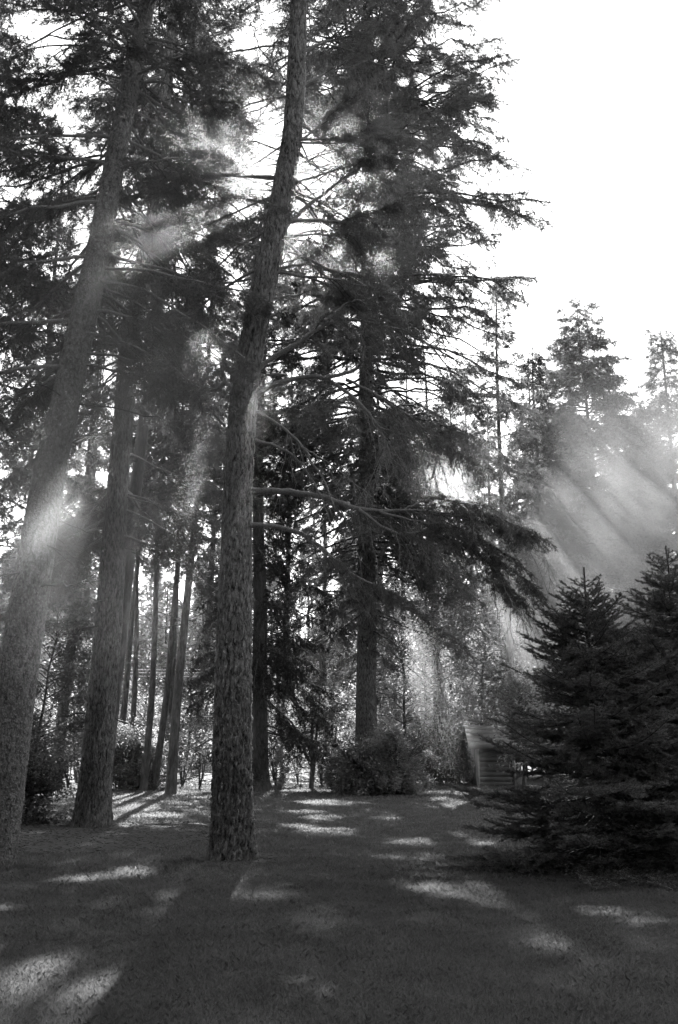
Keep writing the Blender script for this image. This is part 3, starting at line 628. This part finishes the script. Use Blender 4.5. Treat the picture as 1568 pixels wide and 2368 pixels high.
# ------------------------------------------------------------------ the two young blue spruces
def blue_spruce(label, base, H, R, seed):
    rng = np.random.default_rng(seed); base = np.array([base[0], base[1], 0.0])
    root = thing('blue_spruce', label, 'spruce', base, 'young blue spruces')
    z = np.linspace(0, H, 14); tp = np.stack([rng.normal(0, .008, 14), rng.normal(0, .008, 14), z], 1); tr_ = np.interp(z, [0, H * .9, H], [.065, .012, .007])
    obj('trunk', [trunk_part(tp, tr_, 14, 60, rng, .2)], M['bark_far'], root)
    zs, az, Ls, el = [], [], [], []
    zz = .07
    while zz < H - .22:
        f = zz / H; nb = 10 if f < .6 else 8 if f < .9 else 5
        a0 = rng.random() * 6.28
        lay = R * float(np.interp(f, [0, .28, .37, .42, .52, .57, .62, .74, .81, .9, 1], [1.08, .98, .9, .82, .75, .70, .58, .48, .34, .17, .05])) * rng.uniform(.88, 1.08)
        for j in range(nb):
            zs.append(zz + rng.normal(0, .02)); az.append(a0 + j * 6.283 / nb + rng.normal(0, .18)); Ls.append(max(.10, lay * rng.uniform(.62, 1.14))); el.append(-5 + 40 * f ** 2.0 + rng.normal(0, 6))
        if f < .85:      # short shoots between the whorls
            for j in range(8):
                zs.append(zz + .5 * (.21 if f < .55 else .18)); az.append(rng.random() * 6.283); Ls.append(max(.08, lay * rng.uniform(.45, .8))); el.append(4 + 36 * f ** 2 + rng.normal(0, 7))
        zz += .21 if f < .55 else .18 if f < .8 else .13
    zs, az, Ls, el = map(np.array, (zs, az, Ls, el)); nb = len(zs)
    zs = np.maximum(zs, .06)
    P, _ = pos_at(tp, tr_, zs); h = np.stack([np.cos(az), np.sin(az), 0 * az], -1); s = np.linspace(0, 1, 9)[None, :, None]
    drp = np.interp(zs / H, [0, .5, 1], [.06, .07, .0])[:, None, None]
    BR = P[:, None] + h[:, None] * Ls[:, None, None] * s + UP * Ls[:, None, None] * (np.tan(np.radians(el))[:, None, None] * s - drp * np.sin(s * math.pi) + (.09 * s ** 3 - .05 * s ** 2))
    BR[..., 2] = np.maximum(BR[..., 2], .05)
    wood = [tubes(BR, np.clip(Ls * .011, .004, .016)[:, None] * np.linspace(1, .3, 9)[None], 5, 1)]
    n2 = np.maximum(4, (Ls * 24).astype(int)); i2 = np.repeat(np.arange(nb), n2)
    s2 = .12 + .86 * ((np.arange(len(i2)) - np.repeat(np.cumsum(n2) - n2, n2) + rng.random(len(i2))) / np.repeat(n2, n2))
    p, t = sample(BR, i2, s2); sd = np.where(np.arange(len(i2)) % 2, 1, -1)[:, None] * nrm(np.cross(t, UP)); an = np.radians(rng.normal(50, 8, len(i2)))[:, None]
    D2 = nrm(t * np.cos(an) + sd * np.sin(an) + UP * rng.normal(.06, .11, (len(i2), 1)))
    L2 = (.045 + .34 * Ls[i2] * np.clip(1.02 - s2, 0, 1) ** .8 * np.minimum(1, s2 * 3 + .2)) * rng.uniform(.7, 1.15, len(i2)); L2 = np.minimum(L2, .42)
    c2 = curves(p, D2, L2, rng.uniform(-.08, .18, len(i2)), 5, rng, .02)
    long_ = np.where(L2 > .12)[0]; n3 = (L2[long_] * 15).astype(int); i3 = np.repeat(long_, n3); s3 = .25 + .7 * rng.random(len(i3)); p3, t3 = sample(c2, i3, s3)
    sd = np.where(rng.random(len(i3)) < .5, 1, -1)[:, None] * nrm(np.cross(t3, UP)); D3 = nrm(t3 * .72 + sd * .68 + UP * rng.normal(.10, .16, (len(i3), 1)))
    L3 = (.03 + .42 * L2[i3] * (1 - s3)) * rng.uniform(.8, 1.2, len(i3)); c3 = curves(p3, D3, L3, np.zeros(len(i3)), 5, rng, .02)
    lead = np.stack([tp[0:1, :] * 0 + [[0, 0, H - .42 + .105 * q]] for q in range(5)], 1)
    TW = np.concatenate([c2, c3, BR[:, [3, 4, 6, 7, 8]], lead]); LL = np.concatenate([L2, L3, Ls * .62, [.42]])
    wood.append(tubes(TW, np.full((len(TW), 5), .0025), 3, 1))
    nn = np.maximum(8, (LL * 520).astype(int)); i4 = np.repeat(np.arange(len(TW)), nn); s4 = rng.random(len(i4)); p4, t4 = sample(TW, i4, s4)
    kp = keep(p4 + base, rng, LAWN) | (rng.random(len(p4)) < .1); p4, t4, i4 = p4[kp], t4[kp], i4[kp]
    rd = rng.normal(size=(len(i4), 3)); rd = nrm(rd - (rd * t4).sum(1, keepdims=True) * t4); rd[:, 2] = np.where(rd[:, 2] < 0, rd[:, 2] * .5, rd[:, 2])
    D4 = nrm(t4 * .75 + rd * .75 + UP * .10)
    nd = needles(p4, D4, rng.uniform(.026, .038, len(i4)), .0065, rng)
    obj('crown', [nd] + wood, [M['needle_blue'], M['twig']], root)
    return root
SL = ground(1385, 2010); SM = ground(1590, 1990)
HL = at(1347, 1312, SL[1])[2]; HM = at(1545, 1262, SM[1])[2]
blue_spruce('nearer young blue spruce with its whole pointed tip in the photo', (at(1352, 1500, SL[1])[0] + .05, SL[1]), HL, 1.82, 61)
blue_spruce('young blue spruce cut off by the right edge, slightly taller', (at(1560, 1500, SM[1])[0], SM[1]), HM, 1.95, 62)

# ------------------------------------------------------------------ shed
def box(x0, x1, y0, y1, z0, z1):
    V = np.array([[x, y, z] for z in (z0, z1) for y in (y0, y1) for x in (x0, x1)], float)
    Fc = np.array([[0, 2, 3, 1], [4, 5, 7, 6], [0, 1, 5, 4], [2, 6, 7, 3], [0, 4, 6, 2], [1, 3, 7, 5]]); return V, Fc, 0
def prism(poly, x0, x1):
    n = len(poly); V = np.array([[x0, a, b] for a, b in poly] + [[x1, a, b] for a, b in poly], float)
    q = np.array([[i, (i + 1) % n, n + (i + 1) % n, n + i] for i in range(n)])
    return V, q, 0
sg = ground(1104, 1819); sx, sy = sg[0], sg[1]; W_, Dp = 1.45, 1.4
ze = at(1104, 1727, sy)[2]; zr = ze + .72
shed = thing('garden_shed', 'small shed with horizontal siding half hidden behind the blue spruces', 'shed', (sx, sy, 0))
nbrd = 8; hb = (ze - .02) / nbrd
bd = []
for i in range(nbrd):
    bd.append(prism([(.0, i * hb), (-.007, i * hb), (-.001, (i + 1) * hb - .003), (.0, (i + 1) * hb - .003)], .10, W_ - .10))
bd.append(box(.09, W_ - .09, .0, .06, .0, ze - .02))
bd += [box(.0, .06, .12, Dp, 0, ze - .02), box(W_ - .06, W_, .12, Dp, 0, ze - .02), box(.09, W_ - .09, Dp - .06, Dp - .001, 0, ze - .02)]
obj('wall', bd, M['siding'], shed)
for xx in (0.0, W_ - .1): obj('corner_post', [box(xx - .02, xx + .1, -.03, .11, 0, ze)], M['trim'], shed)
ov = .32; th = .06
rf = []
for sgn in (0, 1):
    y_e, y_r = (-.30, Dp / 2) if sgn == 0 else (Dp + .30, Dp / 2)
    rf.append(prism([(y_e, ze), (y_e, ze + th), (y_r, zr + th), (y_r, zr)], -ov, W_ + ov))
    V = rf[-1][0].copy(); nV = len(V) // 2
    for x, q in ((-ov, V[:nV]), (W_ + ov, V[nV:])): rf.append((q, np.array([[0, 1, 2, 3]]), 0))
    for k_ in range(5):      # shingle courses
        f0, f1 = k_ / 5, (k_ + 1) / 5; ya, yb = y_e + (y_r - y_e) * f0, y_e + (y_r - y_e) * f1; za, zb_ = ze + th + (zr - ze) * f0, ze + th + (zr - ze) * f1
        rf.append(prism([(ya, za + .003), (ya, za + .014), (yb, zb_ + .014), (yb, zb_ + .003)], -ov - .01, W_ + ov + .01))
obj('roof', rf, M['roofing'], shed)
obj('fascia', [box(-ov - .005, W_ + ov + .005, -.325, -.303, ze - .09, ze + th + .01)], M['trim'], shed)
obj('gable', [(np.array([[.03, .12, ze - .02], [.03, Dp, ze - .02], [.03, Dp / 2, zr - .01]]), np.array([[0, 1, 2]]), 0)], M['siding'], shed)

# ------------------------------------------------------------------ ground, soil, lawn
S = 900.0
obj('ground', [(np.array([[-S, -S, 0], [S, -S, 0], [S, S, 0], [-S, S, 0]]), np.array([[0, 1, 2, 3]]), 0)], M['ground'], kind='structure')
def soil_patch(cx, cy_, rx, ry, seed, n=90):
    rng = np.random.default_rng(seed); a = np.arange(n) * 2 * math.pi / n
    rr = 1 + sum(rng.normal(0, .16 / k) * np.cos(k * a + rng.random() * 6.28) for k in range(1, 9))
    V = [[cx, cy_, .03]]; Fc = []
    for t in (.5, .8, 1.0):
        V += [[cx + rx * r_ * t * math.cos(q) , cy_ + ry * r_ * t * math.sin(q), .022 if t < .9 else .004] for q, r_ in zip(a, rr)]
    F3 = np.array([[0, 1 + i, 1 + (i + 1) % n] for i in range(n)])
    F4 = np.array([[1 + l * n + i, 1 + (l + 1) * n + i, 1 + (l + 1) * n + (i + 1) % n, 1 + l * n + (i + 1) % n] for l in (0, 1) for i in range(n)])
    V = np.array(V); V2 = V.copy()
    SOILS.append((cx, cy_, rx, ry, a, rr))
    return [(V, F3, 0), (V2, F4, 0)]
SOILS = []
sA = soil_patch(A0[0] + .05, A0[1] + .1, .62, .75, 1)
sCD = soil_patch((C0[0] + D0[0]) / 2 + .2, (C0[1] + D0[1]) / 2 + 1.5, 3.0, 2.9, 2)
sL = soil_patch((SL[0] + SM[0]) / 2 + .12, SL[1] + .1, 2.1, 1.3, 3)
sB = soil_patch(B0[0], YB - .6, 2.6, 1.7, 4); sE = soil_patch(ptsE[0, 0], ptsE[0, 1], 1.0, 1.0, 5)
obj('bare_soil', sA + sCD + sL + sB + sE, M['soil'], kind='structure')

def in_soil(x, y, sc=.92):
    k = np.zeros(len(x), bool)
    for cx, cy_, rx, ry, a, rr in SOILS:
        th_ = np.mod(np.arctan2((y - cy_) / ry, (x - cx) / rx), 2 * math.pi); r_ = np.hypot((x - cx) / rx, (y - cy_) / ry)
        k |= r_ < sc * np.interp(th_, np.append(a, 2 * math.pi), np.append(rr, rr[0]))
    return k

def lawn():
    rng = np.random.default_rng(5); parts = []
    def sm(x, y, f, sd):       # smooth value noise by sines
        r = np.random.default_rng(sd); v = 0
        for _ in range(5):
            a = r.random() * 6.28; q = f * r.uniform(.6, 1.7); v = v + np.sin((x * math.cos(a) + y * math.sin(a)) * q + r.random() * 6.28)
        return v / 5
    for y0, y1, dens, L0, W0 in ((5.2, 8, 21000, .045, .0030), (8, 12, 12500, .048, .0042), (12, 18, 3200, .058, .0075), (18, 27, 1250, .062, .013), (27, 38, 500, .066, .022)):
        hw0, hw1 = y0 * .37 + 1.2, y1 * .37 + 1.2
        n = int((hw0 + hw1) * (y1 - y0) * dens * .9)
        y = rng.uniform(y0, y1, n); x = rng.uniform(-1, 1, n) * (y * .37 + 1.2)
        kp = ~in_soil(x, y, .9 + .1 * rng.random()); 
        dn = .5 + .5 * sm(x, y, 3.2, 9); kp &= rng.random(n) < .6 + .5 * dn
        x, y = x[kp], y[kp]; n = len(x)
        ln = L0 * rng.uniform(.5, 1.25, n) * (1 + .38 * sm(x, y, 5.5, 3) + .35 * sm(x, y, 1.3, 4))
        az = rng.random(n) * 6.28; tilt = np.abs(rng.normal(.35, .28, n))
        wind = 1.0 + 1.2 * sm(x, y, 1.1, 6)
        D = nrm(np.stack([np.cos(az) * tilt + .16 * wind, np.sin(az) * tilt, np.ones(n)], 1))
        P = np.stack([x, y, np.zeros(n)], 1)
        fa = rng.random(n) * 6.28; Sd = np.stack([np.cos(fa), np.sin(fa), 0 * fa], 1) * (W0 * rng.uniform(.6, 1.3, n))[:, None] * .5
        mid = P + D * ln[:, None] * .55; tip = P + nrm(D + np.stack([np.cos(az), np.sin(az), -.3 + 0 * az], 1) * .45) * ln[:, None]
        V = np.stack([P - Sd, P + Sd, mid + Sd * .75, tip, mid - Sd * .75], 1)
        parts.append((V.reshape(-1, 3), np.arange(5 * n).reshape(-1, 5), 0))
    for cx, cy_, r_, n in ((A0[0], A0[1], .33, 900), (C0[0], C0[1], .36, 700), (D0[0], D0[1], .42, 700), (ptsE[0, 0], ptsE[0, 1], .5, 500)):
        th_ = rng.random(n) * 6.28; q = r_ * (1.02 + np.abs(rng.normal(0, .16, n))); x = cx + q * np.cos(th_); y = cy_ + q * np.sin(th_); k = rng.random(n) < .5 + .5 * sm(x, y, 9, 21); x, y = x[k], y[k]; n = len(x)
        a = rng.random(n) * 6.28; D = nrm(np.stack([np.cos(a) * .35, np.sin(a) * .35, np.ones(n)], 1)); parts.append(needles(np.stack([x, y, 0 * x], 1), D, rng.uniform(.05, .14, n), .007, rng))
    return obj('grass', parts, M['grass'], kind='stuff')
lawn()

# needle litter and small clods on the bare soil
def litter():
    rng = np.random.default_rng(77); x = rng.uniform(-7, 5, 26000); y = rng.uniform(9.5, 24, 26000); k = in_soil(x, y, 1.02); x, y = x[k], y[k]; n = len(x)
    a = rng.random(n) * 6.28; D = nrm(np.stack([np.cos(a), np.sin(a), rng.normal(.1, .2, n)], 1))
    return obj('needle_litter', [needles(np.stack([x, y, np.full(n, .03)], 1), D, rng.uniform(.03, .12, n), .009, rng)], M['soil'], kind='stuff')
litter()

# ------------------------------------------------------------------ overhead wires far behind
for i, (y_, lab) in enumerate([(1540, 'topmost pale overhead wire far behind the paired trunks'), (1547, 'second pale overhead wire from the top behind the paired trunks'),
                              (1555, 'third pale overhead wire from the top behind the paired trunks'), (1648, 'lowest pale overhead wire, well below the others')]):
    a = at(60, y_, 66); b = at(720, y_ + 1, 66); t = np.linspace(0, 1, 24)[:, None]; P = a + (b - a) * t; P[:, 2] -= .25 * np.sin(t[:, 0] * math.pi)
    tag(obj('overhead_wire', [tubes(P[None], np.full((1, 24), .022), 6)], M['wire']), lab, 'wire', 'overhead wires beyond the wood')

# ------------------------------------------------------------------ far wood that closes the view, plus unseen trees added for shade
def far_wood_and_added_shade_trees():
    rng = np.random.default_rng(9); n = 260; x = rng.uniform(-62, 62, n); y = rng.uniform(76, 116, n); H = rng.uniform(11, 23, n); W, Nn = [], []
    m = 230; th = rng.uniform(rad(160), rad(335), m); rr = rng.uniform(15, 40, m)          # unseen trees added behind and beside the camera to cut front fill light
    x = np.append(x, rr * np.cos(th)); y = np.append(y, 6 + rr * np.sin(th)); H = np.append(H, rng.uniform(16, 26, m)); n += m
    ok = ~((y > 4) & (np.abs(x) < 6 + y * .5) & (y < 60)); x, y, H = x[ok], y[ok], H[ok]; n = len(x)
    z = np.linspace(0, 1, 5)
    P = np.stack([np.repeat(x[:, None], 5, 1), np.repeat(y[:, None], 5, 1), H[:, None] * z], -1); W.append(tubes(P, np.linspace(.25, .04, 5)[None] * np.ones((n, 1)), 5, 1))
    k = 1100; i = np.repeat(np.arange(n), k); f = rng.random(len(i)) ** .8 * .92 + .06; r = 3.0 * (1 - f) ** .6 * np.sqrt(rng.random(len(i))); a = rng.random(len(i)) * 6.28
    q = np.stack([x[i] + r * np.cos(a), y[i] + r * np.sin(a), H[i] * f - r * .2], 1); D = nrm(np.stack([np.cos(a), np.sin(a), -.3 + 0 * a], 1) + rng.normal(0, .5, (len(i), 3)))
    Nn.append(needles(q, D, rng.uniform(.4, .8, len(i)), .26, rng))
    return obj('far_wood_and_added_shade_trees', Nn + W, [M['needle_far'], M['twig']], kind='stuff')
far_wood_and_added_shade_trees()

# ------------------------------------------------------------------ air: even haze and drifting smoke
def ball():
    import bmesh
    bm = bmesh.new(); bmesh.ops.create_icosphere(bm, subdivisions=3, radius=1.0); me = bpy.data.meshes.new('smoke'); bm.to_mesh(me); bm.free(); return me
def smoke(px, py, Y, r, mt, rot=(0, 0, 0)):
    me = ball(); me.materials.append(mt); o = bpy.data.objects.new('smoke', me); C.objects.link(o)
    o.location = tuple(float(v) for v in at(px, py, Y)); o.scale = r; o.rotation_euler = rot; o['kind'] = 'stuff'; return o
sr = smoke_mat('smoke_bank', 0.075, 2.6, .3, .7, .1, (1, 1, .55))
sl_ = smoke_mat('smoke_wisps', 0.17, 2.4, .3, .75)
smoke(1470, 1270, 31, (8.0, 8.5, 7.5), sr)
smoke(1120, 1530, 33, (4.6, 4.0, 5.0), smoke_mat('smoke_low', 0.08, 1.8, .25, .8))
smoke(1290, 1420, 27, (2.6, 2.4, 2.2), smoke_mat('smoke_drift', 0.16, 2.4, .3, .7, .3))
smoke(860, 480, 17, (2.6, 2.4, 3.0), smoke_mat('smoke_thin', 0.06, 2.2, .3, .75))
smoke(1040, 1100, 25, (2.2, 2.5, 1.6), smoke_mat('smoke_puff', 0.1, 2.2, .34, .7))
smoke(215, 1010, 10.4, (2.4, 2.4, 3.4), sl_)
smoke(330, 480, 11.6, (3.0, 2.0, 2.4), smoke_mat('smoke_high', 0.10, 3.0, .4, .72))
hz, hn, ho = mat('haze_air')
hv = N(hn, 'ShaderNodeVolumePrincipled'); hv.inputs['Color'].default_value = g(.95); hv.inputs['Density'].default_value = 0.00015; hv.inputs['Anisotropy'].default_value = 0.5
hn.links.new(hv.outputs[0], ho.inputs['Volume'])
V, Fc, _ = box(-1000, 1000, -1000, 1000, -1.0, 48.0)
obj('haze', [(V, Fc, 0)], hz, kind='stuff')
